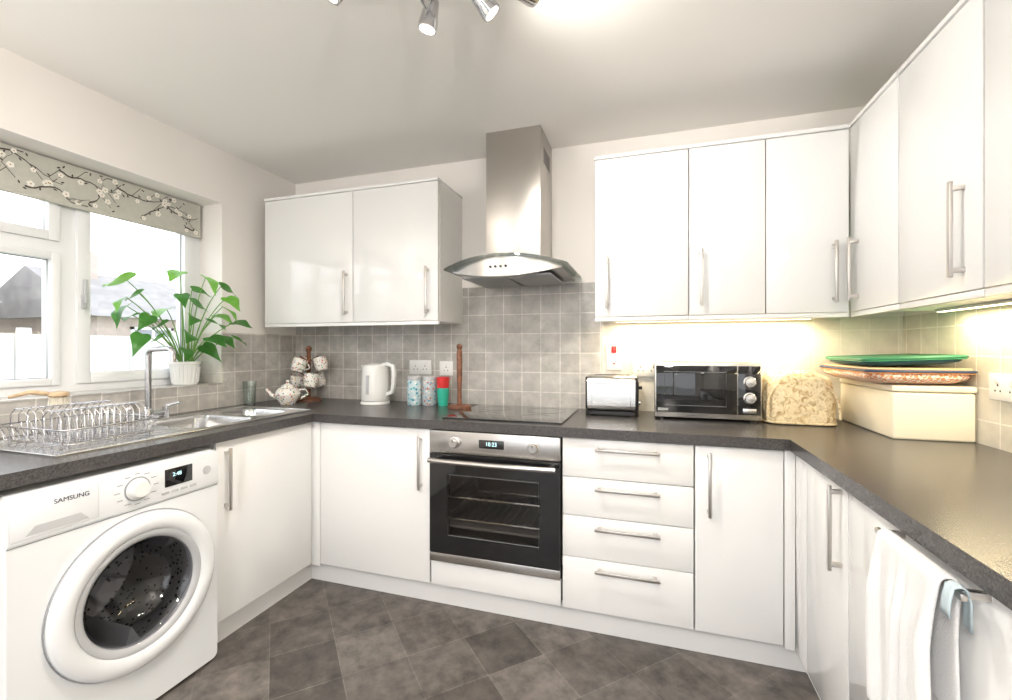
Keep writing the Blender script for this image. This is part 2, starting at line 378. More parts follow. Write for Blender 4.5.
boxes('trim_3',[((-1.66,1.88,0),(.57,1.896,.1)),((-1.66,1.30,0),(-1.645,1.88,.1)),((-1.66,.07,0),(-1.645,.655,.1)),((.555,.19,0),(.57,1.88,.1))],M_plinth)
bm=bmesh.new()
Z0,Z1=.82,TOP
abox(bm,(XL+.008,.05,Z0),(-1.575,.87,Z1)); abox(bm,(XL+.008,.87,Z0),(-2.10,1.88,Z1)); abox(bm,(-1.68,.87,Z0),(-1.575,1.88,Z1)); abox(bm,(XL+.008,1.88,Z0),(-1.575,YB-.008,Z1))
abox(bm,(-1.575,1.81,Z0),(.483,YB-.008,Z1)); abox(bm,(.483,.15,Z0),(XR-.008,YB-.008,Z1))
fin('worktop',bm,M_top)
def wall_cab(F,u0,u1,doors,depth=.318,z0=1.32,z1=2.07):
    g=grp('wall_cabinet',F.pt((u0+u1)/2,.16,z0))
    fb(F,'carcass',u0+.001,u1-.001,.027,depth,z0+.006,z1-.015,M_carc,g,0)
    fb(F,'cornice',u0+.0005,u1-.0005,-.006,depth,z1-.0148,z1,M_white,g,.001)
    fb(F,'light_rail',u0+.0005,u1-.0005,0.002,.02,z0-.012,z0+.006,M_white,g,.001)
    for i,(a,b_,h) in enumerate(doors):
        fb(F,'door_front_%d'%i,a+.002,b_-.002,0,.019,z0+.0085,z1-.0175,M_white,g,.002)
        handle(F,'handle_%d'%i,(h,1.365),(h,1.61),g)
    return g
wall_cab(UB,-2.17,-1.032,[(-2.17,-1.552,-1.592),(-1.552,-1.032,-1.09)])
wall_cab(UB,-.232,.173,[(-.232,.173,-.175)])
wall_cab(UB,.173,.764,[(.173,.470,.222),(.470,.764,.711)])
wall_cab(UR,1.736,2.088,[(1.736,2.088,2.02)])
wall_cab(UR,1.358,1.734,[(1.358,1.734,1.425)])
wall_cab(UR,.958,1.356,[(.958,1.356,1.0)])
# ---------------------------------------------------------------- cooker hood
g=grp('cooker_hood',(-.64,2.27,1.49))
def ztop(u): return 1.607-.045*u*u
def yfr(u): return 1.90+.07*u*u
bm=bmesh.new(); loops=[]
for i in range(25):
    u=-1+i/12; x=-.64+u*.302; z=ztop(u)
    loops.append([(x,yfr(u),z),(x,2.40,z),(x,2.40,z+.007),(x,yfr(u),z+.007)])
aloft(bm,loops); fin('glass_canopy',bm,M_hoodglass,g,60)
bm=bmesh.new(); loops=[]
for i in range(25):
    u=-1+i/12; x=-.64+u*.27; z=ztop(u*.9)-.001; zb=1.515+.04*u*u
    zb=min(zb,z-.004); yf=yfr(u)+.035
    loops.append([(x,yf,zb),(x,2.40,1.545),(x,2.40,z),(x,yf,z)])
aloft(bm,loops); fin('canopy_body',bm,M_steel,g,40)
boxes('chimney_duct',[((-.782,2.13,1.6),(-.498,2.402,ZC))],M_steelv,g,.002)
boxes('chimney_vents',[((-.4985,2.2+.025*i,2.12),(-.4972,2.212+.025*i,2.2)) for i in range(6)],M_black,g)
for k in range(5): lathe('button_%d'%k,[(.006,0),(.006,.004),(.0,.0045)],(-.69+.025*k,1.936,1.56),M_black if k<4 else M_chrome,g,'-y',16)
boxes('grease_filter',[((-.86,2.0,1.522),(-.65,2.36,1.53)),((-.63,2.0,1.522),(-.42,2.36,1.53))],M_grey,g)
# ---------------------------------------------------------------- oven
g=grp('built_in_oven',(-.64,2.1,.225))
ox0,ox1=-.938,-.342; yf=1.815
box('control_panel',(ox0,yf,.716),(ox1,yf+.034,.814),M_steel,g,.002)
boxes('cavity',[((ox0+.02,1.862,.26),(ox0+.04,2.33,.8)),((ox1-.04,1.862,.26),(ox1-.02,2.33,.8)),((ox0+.04,1.862,.26),(ox1-.04,2.33,.29)),((ox0+.04,1.862,.70),(ox1-.04,2.33,.8)),((ox0+.04,2.31,.29),(ox1-.04,2.33,.70))],M_dark,g)
boxes('door_frame',[((ox0,yf,.268),(ox0+.085,yf+.034,.712)),((ox1-.085,yf,.268),(ox1,yf+.034,.712)),((ox0+.085,yf,.268),(ox1-.085,yf+.034,.345)),((ox0+.085,yf,.625),(ox1-.085,yf+.034,.712))],M_blackglass,g)
box('door_glass',(ox0+.085,yf+.001,.345),(ox1-.085,yf+.006,.625),M_ovenglass,g,0)
tube('window_outline',[(ox0+.09,yf-.0003,.350),(ox1-.09,yf-.0003,.350),(ox1-.09,yf-.0003,.62),(ox0+.09,yf-.0003,.62)],.0009,M_grey,g,6,True)
box('lower_strip',(ox0,yf,.226),(ox1,yf+.034,.265),M_steel,g,.002)
bm=bmesh.new()
for zz in (.40,.50):
    atube(bm,[(ox0+.045,1.88,zz),(ox1-.045,1.88,zz),(ox1-.045,2.29,zz),(ox0+.045,2.29,zz)],.005,8,True)
    for k in range(14): atube(bm,[(ox0+.08+k*.034,1.88,zz),(ox0+.08+k*.034,2.29,zz)],.0025,6)
fin('oven_racks',bm,M_chrome,g)
box('baking_tray',(ox0+.045,1.875,.36),(ox1-.045,2.29,.372),M_grey,g,.003)
bm=bmesh.new(); pts=[]
for i in range(17):
    u=-1+i/8; pts.append((-.64+u*.285,yf-.05+.012*u*u,.688))
atube(bm,pts,.011,12)
for s in (-1,1): abox(bm,(-.64+s*.262-.01,yf-.045,.680),(-.64+s*.262+.01,yf+.001,.696),.003)
fin('oven_handle',bm,M_steel,g)
for x in (-.815,-.455):
    lathe('knob_%d'%int(abs(x)*1000),[(.026,0),(.026,.004),(.021,.006),(.019,.024),(.017,.026),(0,.026)],(x,yf,.765),M_steel,g,'-y',28)
    box('knob_mark_%d'%int(abs(x)*1000),(x-.0015,yf-.0268,.768),(x+.0015,yf-.0255,.782),M_black,g,0)
box('display',(-.70,yf-.0012,.748),(-.585,yf+.001,.785),M_blackglass,g,.0005)
M_digit=P('display_digits',(.5,.8,.9),.5,emis=(.6,.95,1),es=1)
text('display_digits','10:23',(-.643,yf-.0018,.767),(H90,0,0),.024,M_digit,g)
box('filler_panel',(ox0,1.83,.112),(ox1,1.849,.222),M_white,g,.002)
# hob
g=grp('ceramic_hob',(-.625,2.11,TOP))
bm=bmesh.new(); aloft(bm,[[(x,y,z) for x,y in rrect(-.625,2.115,.56-i,.50-i,.012)] for z,i in ((TOP,0),(TOP+.005,0),(TOP+.0065,.004))]); fin('glass_top',bm,M_blackglass,g,30)
M_ring=P('hob_print',(.025,.025,.027),.15)
bm=bmesh.new()
for cx,cy,r in ((-.76,2.22,.075),(-.49,2.22,.095),(-.76,2.0,.095),(-.49,2.0,.075)):
    atube(bm,[(cx+r*math.cos(a*math.pi/20),cy+r*math.sin(a*math.pi/20),TOP+.0061) for a in range(40)],.0005,5,True)
for k in range(6): atube(bm,[(-.70+k*.03+.008*math.cos(a*math.pi/6),1.89+.008*math.sin(a*math.pi/6),TOP+.0061) for a in range(12)],.0005,4,True)
fin('zone_print',bm,M_ring,g)
# ---------------------------------------------------------------- washing machine
g=grp('washing_machine',(-1.84,.99,0))
wx=-1.56; wy,wz=1.015,.405
bm=bmesh.new()
n=12; N4=48
def yz(pts,x): return [(x,a,b_) for a,b_ in pts]
loops=[yz(rrect(.99,.405,.596,.79,.02,n),-2.14),yz(rrect(.99,.405,.596,.79,.02,n),wx-.012),yz(rrect(.99,.405,.585,.78,.02,n),wx),
 yz(circ(wy,wz,.205,N4),wx),yz(circ(wy,wz,.195,N4),wx-.02)]
aloft(bm,loops,True,False); fin('cabinet_body',bm,M_appl,g,30)
M_drum=spotmat('drum_perforated',(.55,.55,.56),[(.02,.02,.02),(.03,.03,.03)],55,.28,.28)
M_drum.node_tree.nodes['Principled BSDF'].inputs['Metallic'].default_value=.85
def ring(prof,n_=64): return [[(wx+h,wy+r*math.cos(2*math.pi*k/n_),wz+r*math.sin(2*math.pi*k/n_)) for k in range(n_)] for r,h in prof]
bm=bmesh.new(); aloft(bm,[yz(circ(wy,wz,.195,N4),wx-.02),yz(circ(wy,wz,.21,N4),wx-.05),yz(circ(wy,wz,.21,N4),wx-.36),yz(circ(wy,wz,.09,N4),wx-.39),yz(circ(wy,wz,.05,N4),wx-.37)],False,True); fin('drum',bm,M_drum,g)
bm=bmesh.new()
for k in range(3):
    a=k*2.09+.6; c,s=math.cos(a),math.sin(a)
    aloft(bm,[[(x,wy+c*.21-s*w,wz+s*.21+c*w),(x,wy+c*.14,wz+s*.14),(x,wy+c*.21+s*w,wz+s*.21-c*w)] for x,w in ((wx-.06,.03),(wx-.35,.03))])
for k in range(12):
    a=k*math.pi/6; c,s=math.cos(a),math.sin(a); atube(bm,[(wx-.372,wy+c*.05,wz+s*.05),(wx-.352,wy+c*.2,wz+s*.2)],.008,6)
fin('drum_paddles',bm,M_lgrey,g)
bm=bmesh.new(); aloft(bm,ring([(.200,-.02),(.188,-.03),(.172,-.025),(.185,-.012),(.199,-.008)]),closed=True); fin('rubber_seal',bm,M_grey,g)
bm=bmesh.new(); aloft(bm,ring([(.242,.001),(.246,.008),(.243,.018),(.233,.026),(.214,.030),(.198,.027),(.187,.020),(.184,.014),(.184,.001)]),closed=True); fin('door_ring',bm,M_appl,g,50)
tube('door_shadow_gap',[(wx+.001,wy+.2475*math.cos(2*math.pi*k/64),wz+.2475*math.sin(2*math.pi*k/64)) for k in range(64)],.0018,M_grey,g,6,True)
bm=bmesh.new(); aloft(bm,ring([(.186,.014),(.186,.021),(.174,.022),(.163,.014),(.160,.004),(.186,.004)]),closed=True); fin('door_bezel',bm,M_lgrey,g,50)
bm=bmesh.new(); aloft(bm,ring([(.163,.013),(.152,.006),(.145,-.03),(.12,-.075),(.07,-.10),(.02,-.108)],48),False,True); fin('door_glass_bowl',bm,M_drumglass,g,60)
box('control_fascia',(wx-.004,.696,.672),(wx+.006,1.284,.796),M_appl,g,.004)
tube('fascia_seam',[(wx+.001,.696,.667),(wx+.001,1.284,.667)],.0012,M_grey,g,6)
box('detergent_drawer',(wx+.004,.70,.682),(wx+.008,.895,.786),M_appl,g,.003)
bm=bmesh.new(); aloft(bm,[[(wx+q,.73,.69),(wx+q,.87,.69),(wx+q,.85,.712),(wx+q,.75,.712)] for q in (.0075,.0086)]); fin('drawer_grip',bm,M_lgrey,g)
lathe('program_dial',[(.034,0),(.034,.004),(.028,.006),(.026,.022),(.024,.025),(0,.025)],(wx+.005,1.0,.735),M_plast,g,'x',36)
lathe('dial_ring',[(.038,0),(.038,.003),(.0,.003)],(wx+.0055,1.0,.735),M_grey,g,'x',36)
bm=bmesh.new()
for k in range(12):
    a=k*math.pi/6; cy,cz=1.0+.057*math.cos(a),.735+.048*math.sin(a); abox(bm,(wx+.005,cy-.008,cz-.0013),(wx+.0066,cy+.008,cz+.0013))
fin('dial_labels',bm,M_grey,g)
box('display',(wx+.005,1.085,.712),(wx+.0075,1.18,.772),M_blackglass,g,.001)
text('display_digits','2:48',(wx+.0082,1.125,.75),(H90,0,H90),.018,M_digit,g)
for k in range(4): box('button_%d'%k,(wx+.005,1.075+k*.032,.690),(wx+.0085,1.098+k*.032,.699),M_lgrey,g,.001)
lathe('start_button',[(.015,0),(.015,.004),(0,.0045)],(wx+.005,1.235,.735),M_lgrey,g,'x',24)
text('maker_lettering','SAMSUNG',(wx+.0085,.83,.762),(H90,0,H90),.018,P('logo_blue',(.02,.025,.06),.4),g)
for (x,y) in ((-1.62,.74),(-1.62,1.24),(-2.08,.74),(-2.08,1.24)): lathe('foot_%d_%d'%(abs(x)*100,y*100),[(.02,0),(.02,.011),(0,.011)],(x,y,0),M_black,g,'z',16)
# ---------------------------------------------------------------- sink
g=grp('kitchen_sink',(-1.89,1.4,TOP))
sx0,sx1=-2.115,-1.665; scx=(sx0+sx1)/2; sw=sx1-sx0
def xy(pts,z): return [(a,b_,z) for a,b_ in pts]
bm=bmesh.new()
for ya,yb,ba,bb,dp,wd in ((1.24,1.625,1.32,1.60,.15,.34),(1.625,1.90,1.65,1.84,.09,.28)):
    cy=(ya+yb)/2; bc_=(ba+bb)/2
    aloft(bm,[xy(rrect(scx,cy,sw,yb-ya,.0015,8),TOP+.004),xy(rrect(scx+.015,bc_,wd,bb-ba,.05,8),TOP+.004),xy(rrect(scx+.015,bc_,wd-.012,bb-ba-.012,.05,8),TOP-.006),
      xy(rrect(scx+.015,bc_,wd-.03,bb-ba-.03,.05,8),TOP-dp+.02),xy(rrect(scx+.015,bc_,wd-.07,bb-ba-.07,.04,8),TOP-dp),xy(rrect(scx+.015,bc_,.03,.03,.014,8),TOP-dp-.003)],False,True)
abox(bm,(sx0,.85,TOP+.0005),(sx1,1.24,TOP+.004))
abox(bm,(sx0,.85,TOP),(sx0+.006,1.90,TOP+.007),.002); abox(bm,(sx1-.006,.85,TOP),(sx1,1.90,TOP+.007),.002); abox(bm,(sx0,1.894,TOP),(sx1,1.90,TOP+.007),.002); abox(bm,(sx0,.85,TOP),(sx1,.856,TOP+.007),.002)
for k in range(8): atube(bm,[(-2.04+k*.045,.90,TOP+.004),(-2.04+k*.045,1.28,TOP+.004)],.003,6)
fin('sink_top',bm,M_sink,g,30)
for yy,dp in ((1.46,.15),(1.745,.09)): lathe('waste_%d'%int(yy*100),[(.032,0),(.032,.002),(.02,.003),(.018,.0),(0,0)],(scx+.015,yy,TOP-dp),M_chrome,g,'z',24)
TY=1.385
g=grp('mixer_tap',(-2.085,TY,TOP+.004))
lathe('tap_base',[(.027,0),(.027,.008),(.02,.014),(.018,.05),(.014,.055),(0,.055)],(-2.085,TY,TOP+.004),M_chrome,g)
pts=[(-2.085,TY,TOP+.05),(-2.085,TY,TOP+.29)]
for k in range(1,7): a=k*math.pi/12; pts.append((-2.085+.03*(1-math.cos(a)),TY,TOP+.29+.03*math.sin(a)))
pts+=[(-1.96,TY,TOP+.322)]
for k in range(1,7): a=k*math.pi/12; pts.append((-1.96+.025*math.sin(a),TY,TOP+.322-.025*(1-math.cos(a))))
pts+=[(-1.935,TY,TOP+.265)]
tube('spout',pts,.012,M_rackw,g,14)
bm=bmesh.new(); atube(bm,[(-2.085,TY-.07,TOP+.035),(-2.085,TY+.07,TOP+.035)],.011,12)
for s in (-1,1):
    yy=TY+s*.075; atube(bm,[(-2.085,yy,TOP+.01),(-2.085,yy,TOP+.06)],.014,14); atube(bm,[(-2.085,yy,TOP+.062),(-2.04,yy+s*.03,TOP+.075)],.006,10)
fin('lever_bridge',bm,M_rackw,g)
# dish rack
g=grp('dish_rack',(-1.92,1.0,TOP+.007))
bm=bmesh.new(); ra,rb,rc,rd=-2.09,-1.73,.90,1.20; z0=TOP+.016
def rr(z,i=0): return [(a,b_,z) for a,b_ in rrect((ra+rb)/2,(rc+rd)/2,rb-ra-i,rd-rc-i,.03,4)]
atube(bm,rr(z0,.04),.0032,6,True); atube(bm,rr(z0+.05),.0035,6,True)
for k in range(11):
    y=rc+.02+k*.026
    atube(bm,[(ra,y,z0+.05),(ra+.02,y,z0),(rb-.02,y,z0),(rb,y,z0+.05)],.0017,5)
for k in range(13):
    y=rc+.025+k*.021
    for xx in (-2.0,-1.83):
        atube(bm,[(xx-.05,y,z0),(xx-.045,y,z0+.085),(xx-.02,y,z0+.105),(xx+.02,y,z0+.105),(xx+.045,y,z0+.085),(xx+.05,y,z0)],.0019,6)
for k in range(8):
    x=ra+.04+k*.04
    for yy,s in ((rc,1),(rd,-1)): atube(bm,[(x,yy,z0+.05),(x,yy+s*.02,z0)],.0017,5)
for x in (ra+.03,rb-.03):
    for y in (rc+.03,rd-.03): atube(bm,[(x,y,TOP+.0045),(x,y,z0)],.005,8)
fin('wire_rack',bm,M_rackw,g,60)
bz=z0+.1105
g=grp('scrubbing_brush',(-2.0,1.0,bz))
lathe('brush_head',[(.0,.022),(.02,.022),(.030,.03),(.026,.042),(0,.046)],(-2.0,1.03,bz),M_ltwood,g)
tube('brush_handle',[(-2.0,1.03,bz+.032),(-2.04,.97,bz+.045),(-2.07,.93,bz+.03)],[.007,.008,.005],M_ltwood,g,8)
bm=bmesh.new()
for k in range(50):
    a=k*2.4; r=.024*math.sqrt(k/50); atube(bm,[(-2.0+r*math.cos(a),1.03+r*math.sin(a),bz+.024),(-2.0+1.15*r*math.cos(a),1.03+1.15*r*math.sin(a),bz-.002)],.0015,4)
fin('bristles',bm,M_cream,g)
g=grp('drinking_glass',(-2.17,1.985,TOP))
lathe('glass_body',[(.030,0),(.036,.135),(.034,.135),(.028,.008),(0,.008)],(-2.17,1.985,TOP),M_clear,g)
# ---------------------------------------------------------------- plant
px,py=-2.315,1.72; PZ=WZ0+.008
g=grp('potted_plant',(px,py,PZ))
M_pot=P('pot_glaze',(.80,.80,.79),.25); M_soil=P('soil',(.05,.035,.025),1,bump=.5,bscale=90)
def leafmat(name,col,tr):
    m=P(name,col,.35,var=.3,vscale=14); t=m.node_tree; b=t.nodes['Principled BSDF']; o=t.nodes['Material Output']
    tl=t.nodes.new('ShaderNodeBsdfTranslucent'); tl.inputs[0].default_value=(*tr,1); mx=t.nodes.new('ShaderNodeMixShader'); mx.inputs[0].default_value=.4
    t.links.new(b.outputs[0],mx.inputs[1]); t.links.new(tl.outputs[0],mx.inputs[2]); t.links.new(mx.outputs[0],o.inputs[0]); return m
M_leaf=leafmat('leaf_green',(.045,.17,.035),(.12,.38,.05)); M_leaf2=leafmat('leaf_bright',(.18,.45,.08),(.32,.70,.10))
M_stem=P('stem_green',(.18,.36,.09),.5)
bm=bmesh.new(); alathe(bm,[(0,0),(.052,0),(.056,.004),(.068,.105),(.074,.107),(.075,.122),(.068,.122),(.064,.10),(0,.10)],(px,py,PZ),'z',40); fin('pot',bm,M_pot,g)
bm=bmesh.new()
for k in range(24):
    a=k*math.pi/12; atube(bm,[(px+.0565*math.cos(a),py+.0565*math.sin(a),PZ+.012),(px+.067*math.cos(a),py+.067*math.sin(a),PZ+.098)],.003,6)
fin('pot_ribs',bm,M_pot,g)
lathe('soil',[(0,.1),(.0635,.1),(.05,.107),(0,.109)],(px,py,PZ),M_soil,g)
def leaf(bm,base,d,size,wid=.8,droop=.5,roll=0):
    d=Vector(d).normalized(); s=d.cross(Vector((0,0,1)))
    if s.length<.05: s=Vector((0,1,0))
    s.normalize(); nrm=s.cross(d).normalized()
    s=s*math.cos(roll)+nrm*math.sin(roll); nrm=s.cross(d).normalized()
    prof=[(0,.0,0),(.05,.26,-.16),(.13,.40,-.08),(.25,.45,0),(.40,.41,0),(.55,.32,0),(.70,.21,0),(.85,.10,0),(1.08,.0,0)]
    rows=[]
    for t_,w,back in prof:
        row=[]
        for k in (-2,-1,0,1,2):
            f=k/2; al=t_*size+back*size*abs(f)
            p=Vector(base)+d*al+s*(f*w*wid*size)+nrm*(-droop*size*t_*t_*.6+abs(f)*w*size*.18-.04*size*math.sin(t_*9)*abs(f))
            row.append(bm.verts.new(p))
        rows.append(row)
    for a,b_ in zip(rows,rows[1:]):
        for k in range(4): bm.faces.new((a[k],a[k+1],b_[k+1],b_[k]))
L1=bmesh.new();L2=bmesh.new();ST=bmesh.new()
LV=[(-2.24,1.40,1.49,.165,1),(-2.27,1.47,1.44,.11,0),(-2.30,1.68,1.58,.12,1),(-2.22,1.76,1.56,.12,1),(-2.14,1.78,1.51,.11,0),(-2.13,1.78,1.40,.12,1),
(-2.28,1.42,1.38,.12,0),(-2.20,1.37,1.41,.10,1),(-2.26,1.72,1.42,.12,0),(-2.16,1.74,1.32,.13,0),(-2.10,1.82,1.32,.11,0),(-2.28,1.60,1.38,.12,1),
(-2.24,1.56,1.30,.11,0),(-2.22,1.67,1.26,.12,0),(-2.22,1.45,1.25,.11,0),(-2.16,1.79,1.24,.11,0),(-2.24,1.50,1.34,.10,0),(-2.32,1.76,1.50,.10,0),
(-2.18,1.60,1.45,.10,0),(-2.22,1.74,1.20,.11,0),(-2.31,1.60,1.24,.09,0),(-2.16,1.65,1.34,.11,0),(-2.10,1.78,1.45,.10,1),(-2.23,1.66,1.18,.09,0),(-2.12,1.70,1.24,.11,0),(-2.2,1.40,1.33,.09,0),
(-2.12,1.84,1.24,.10,0),(-2.2,1.80,1.36,.1,1)]
for (x,y,z,sz,br) in LV:
    p=Vector((x,y,z)); c=Vector((px,py,PZ+.10))
    o=Vector((x-px,y-py,0)); 
    if o.length<.02: o=Vector((.05,.02,0))
    st=c+o.normalized()*.025
    mid=c+Vector((o.x*.35,o.y*.35,(z-c.z)*.65)); pts=[]
    for i in range(9):
        q=i/8; pts.append(st*(1-q)**2+mid*2*q*(1-q)+p*q*q)
    atube(ST,pts,[.0038-.0018*i/8 for i in range(9)],6)
    dd=o.normalized()+Vector((.35,random.uniform(-.5,.2),random.uniform(-1.1,-.1)))
    if y>1.72 : dd.x=abs(dd.x)+.3; dd.y=min(dd.y,.35)
    leaf(L2 if br else L1,p,dd,sz,random.uniform(.75,.95),random.uniform(.2,.7),random.uniform(-.7,.7))
for nm,b_,m_ in (('leaves_dark',L1,M_leaf),('leaves_bright',L2,M_leaf2)):
    o=fin(nm,b_,m_,g,80); md=o.modifiers.new('sub','SUBSURF'); md.levels=1; md.render_levels=1
fin('stems',ST,M_stem,g)
# ---------------------------------------------------------------- mug tree, teapot
M_floral=spotmat('floral_china',(.80,.78,.73),[(.55,.06,.07),(.12,.25,.10),(.10,.12,.35),(.75,.45,.12)],75,.32,.25)
g=grp('mug_tree',(-2.0,2.26,TOP))
bm=bmesh.new(); alathe(bm,[(0,0),(.075,0),(.075,.012),(.06,.018),(.012,.02),(.012,.30),(.018,.31),(.018,.325),(.008,.338),(0,.34)],(-2.0,2.26,TOP)); 
arms=[(.3,.24),(2.4,.24),(4.5,.24),(1.3,.14),(3.4,.14),(5.5,.14)]
for a,h in arms: atube(bm,[(-2.0,2.26,TOP+h),(-2.0+.06*math.cos(a),2.26+.06*math.sin(a),TOP+h+.035)],.005,8)
fin('wood_stand',bm,M_wood,g)
def mug(name,o,r,h,mat,par,ang,tilt=0,hd=.03):
    bm=bmesh.new(); alathe(bm,[(0,0),(r*.7,0),(r*.78,.004),(r*.95,h*.4),(r,h),(r-.003,h),(r*.9,h*.4),(r*.7,.006),(0,.006)],(0,0,0),'z',28)
    atube(bm,[(r*.9+hd*math.sin(t*math.pi/8)*1.0,0,h*.25+h*.55*t/8) for t in range(9)],.004,8)
    bm.transform(Matrix.Translation(o)@Matrix.Rotation(ang,4,'Z')@Matrix.Rotation(tilt,4,'Y'))
    return fin(name,bm,mat,par)
for i,(a,h) in enumerate(arms):
    cx,cy=-2.0+.085*math.cos(a),2.26+.085*math.sin(a)
    if cy>2.345: cy=2.345
    mug('hanging_mug_%d'%i,(cx,cy,TOP+h-.055),.042,.08,M_floral,g,a+2.6,.35,.024)
g=grp('teapot',(-1.99,2.08,TOP))
lathe('pot_body',[(0,0),(.038,0),(.04,.006),(.066,.04),(.07,.06),(.055,.09),(.034,.10),(0,.10)],(-1.99,2.08,TOP),M_floral,g)
lathe('lid',[(.036,.099),(.033,.108),(.012,.118),(.006,.124),(.011,.132),(.006,.14),(0,.141)],(-1.99,2.08,TOP),M_floral,g)
tube('spout',[(-2.03,2.05,TOP+.04),(-2.06,2.03,TOP+.055),(-2.08,2.015,TOP+.09)],[.014,.011,.008],M_floral,g)
tube('pot_handle',[(-1.935,2.11,TOP+.08),(-1.905,2.13,TOP+.085),(-1.895,2.137,TOP+.055),(-1.93,2.115,TOP+.03)],.006,M_floral,g)
# ---------------------------------------------------------------- kettle
kx,ky=-1.515,2.25
g=grp('kettle',(kx,ky,TOP))
lathe('power_base',[(0,0),(.083,0),(.085,.006),(.08,.018),(0,.02)],(kx,ky,TOP),M_plast,g)
bm=bmesh.new(); alathe(bm,[(0,.021),(.078,.021),(.081,.03),(.080,.10),(.076,.18),(.072,.215),(.066,.226),(.03,.234),(0,.236)],(kx,ky,TOP),'z',44)
aloft(bm,[[(kx-.066,ky-.018,TOP+.17),(kx-.066,ky+.018,TOP+.17),(kx-.06,ky+.022,TOP+.222),(kx-.06,ky-.022,TOP+.222)],[(kx-.080,ky-.004,TOP+.185),(kx-.080,ky+.004,TOP+.185),(kx-.095,ky+.008,TOP+.224),(kx-.095,ky-.008,TOP+.224)]])
fin('kettle_body',bm,M_plast,g,40)
bm=bmesh.new(); pts=[(.045,.225),(.085,.232),(.116,.222),(.124,.19),(.122,.12),(.112,.07),(.075,.055)]
loops=[]
for i,(a,h) in enumerate(pts):
    w=.013; q=.011
    dx,dz=(0,q) if i in(0,1) else ((q*.7,q*.7) if i==2 else ((q,0) if i<5 else ((q*.7,-q*.7) if i==5 else (0,-q))))
    loops.append([(kx+a-dx,ky-w,TOP+h-dz),(kx+a-dx,ky+w,TOP+h-dz),(kx+a+dx,ky+w,TOP+h+dz),(kx+a+dx,ky-w,TOP+h+dz)])
aloft(bm,loops); o=fin('kettle_handle',bm,M_plast,g,60); md=o.modifiers.new('b','BEVEL'); md.width=.004; md.segments=2
box('water_gauge',(kx-.010,ky-.0825,TOP+.06),(kx+.010,ky-.070,TOP+.17),M_lgrey,g,.003)
box('switch',(kx+.095,ky-.008,TOP+.234),(kx+.108,ky+.008,TOP+.239),M_grey,g,.001)
# ---------------------------------------------------------------- jars
M_blue=spotmat('blue_label',(.55,.68,.72),[(.05,.30,.42),(.10,.45,.5),(.85,.85,.8)],60,.42,.35)
M_redlab=spotmat('red_label',(.45,.52,.55),[(.45,.12,.08),(.1,.3,.42),(.75,.7,.6)],70,.42,.35)
for x,y,m_,h in ((-1.275,2.28,M_blue,.15),(-1.19,2.30,M_redlab,.15)):
    g=grp('storage_jar',(x,y,TOP))
    lathe('jar_body',[(0,0),(.038,0),(.041,.005),(.041,h-.02),(.036,h-.008),(0,h-.008)],(x,y,TOP),m_,g)
    lathe('jar_lid',[(0,h-.009),(.038,h-.009),(.039,h-.006),(.039,h+.01),(.037,h+.013),(0,h+.013)],(x,y,TOP),M_lgrey,g)
g=grp('tumbler_stack',(-1.10,2.29,TOP))
lathe('lower_tumbler',[(0,0),(.027,0),(.036,.10),(.034,.10),(.03,.06),(0,.06)],(-1.10,2.29,TOP),P('teal_plastic',(.03,.42,.30),.35),g)
lathe('upper_tumbler',[(0,.062),(.028,.062),(.0335,.10),(.039,.16),(.037,.16),(.028,.07),(0,.07)],(-1.10,2.29,TOP),M_red,g)
g=grp('paper_towel_holder',(-.975,2.235,TOP))
lathe('holder_pole',[(0,0),(.062,0),(.064,.005),(.062,.014),(.02,.018),(.013,.022),(.012,.10),(.015,.18),(.016,.30),(.011,.315),(.017,.33),(.014,.342),(.005,.348),(0,.348)],(-.975,2.235,TOP),M_wood,g)
# ---------------------------------------------------------------- toaster
M_toast=brushed('toaster_steel',(.70,.69,.68),.22,(3,3,200),.03)
g=grp('toaster',(-.155,2.26,TOP))
bm=bmesh.new(); tx,ty=-.165,2.255
def yzl(x,w,h,cy,cz,r): return [(x,a,b_) for a,b_ in rrect(cy,cz,w,h,r,8)]
aloft(bm,[yzl(tx-.118,.15,.165,ty,TOP+.105,.03),yzl(tx-.112,.162,.175,ty,TOP+.105,.035),yzl(tx+.112,.162,.175,ty,TOP+.105,.035),yzl(tx+.118,.15,.165,ty,TOP+.105,.03)])
fin('toaster_shell',bm,M_toast,g,40)
boxes('side_bands',[((tx-.121,ty-.078,TOP+.03),(tx-.1175,ty+.078,TOP+.185)),((tx+.1175,ty-.078,TOP+.03),(tx+.121,ty+.078,TOP+.185))],M_black,g,.001)
tube('shell_groove',[(tx-.09,ty-.0815,TOP+.05),(tx+.09,ty-.0815,TOP+.05),(tx+.09,ty-.0815,TOP+.155),(tx-.09,ty-.0815,TOP+.155)],.0022,M_grey,g,6,True)
bm=bmesh.new(); aloft(bm,[xy(rrect(tx,ty,.25,.165,.03,6),TOP+z) for z in (.006,.022)]); 
for sx in (-.1,.1):
    for sy in (-.06,.06): alathe(bm,[(.009,0),(.009,.007),(0,.007)],(tx+sx,ty+sy,TOP),'z',12)
fin('toaster_base',bm,M_black,g)
boxes('slots',[((tx-.085,ty-.045,TOP+.1915),(tx+.085,ty-.015,TOP+.1935)),((tx-.085,ty+.015,TOP+.1915),(tx+.085,ty+.045,TOP+.1935))],M_black,g)
bm=bmesh.new(); abox(bm,(tx+.121,ty-.035,TOP+.03),(tx+.126,ty+.035,TOP+.16),.002); abox(bm,(tx+.126,ty-.02,TOP+.125),(tx+.142,ty+.02,TOP+.14),.003); fin('lever_panel',bm,M_black,g)
lathe('browning_dial',[(.014,0),(.014,.008),(0,.009)],(tx+.126,ty,TOP+.06),M_chrome,g,'x',20)
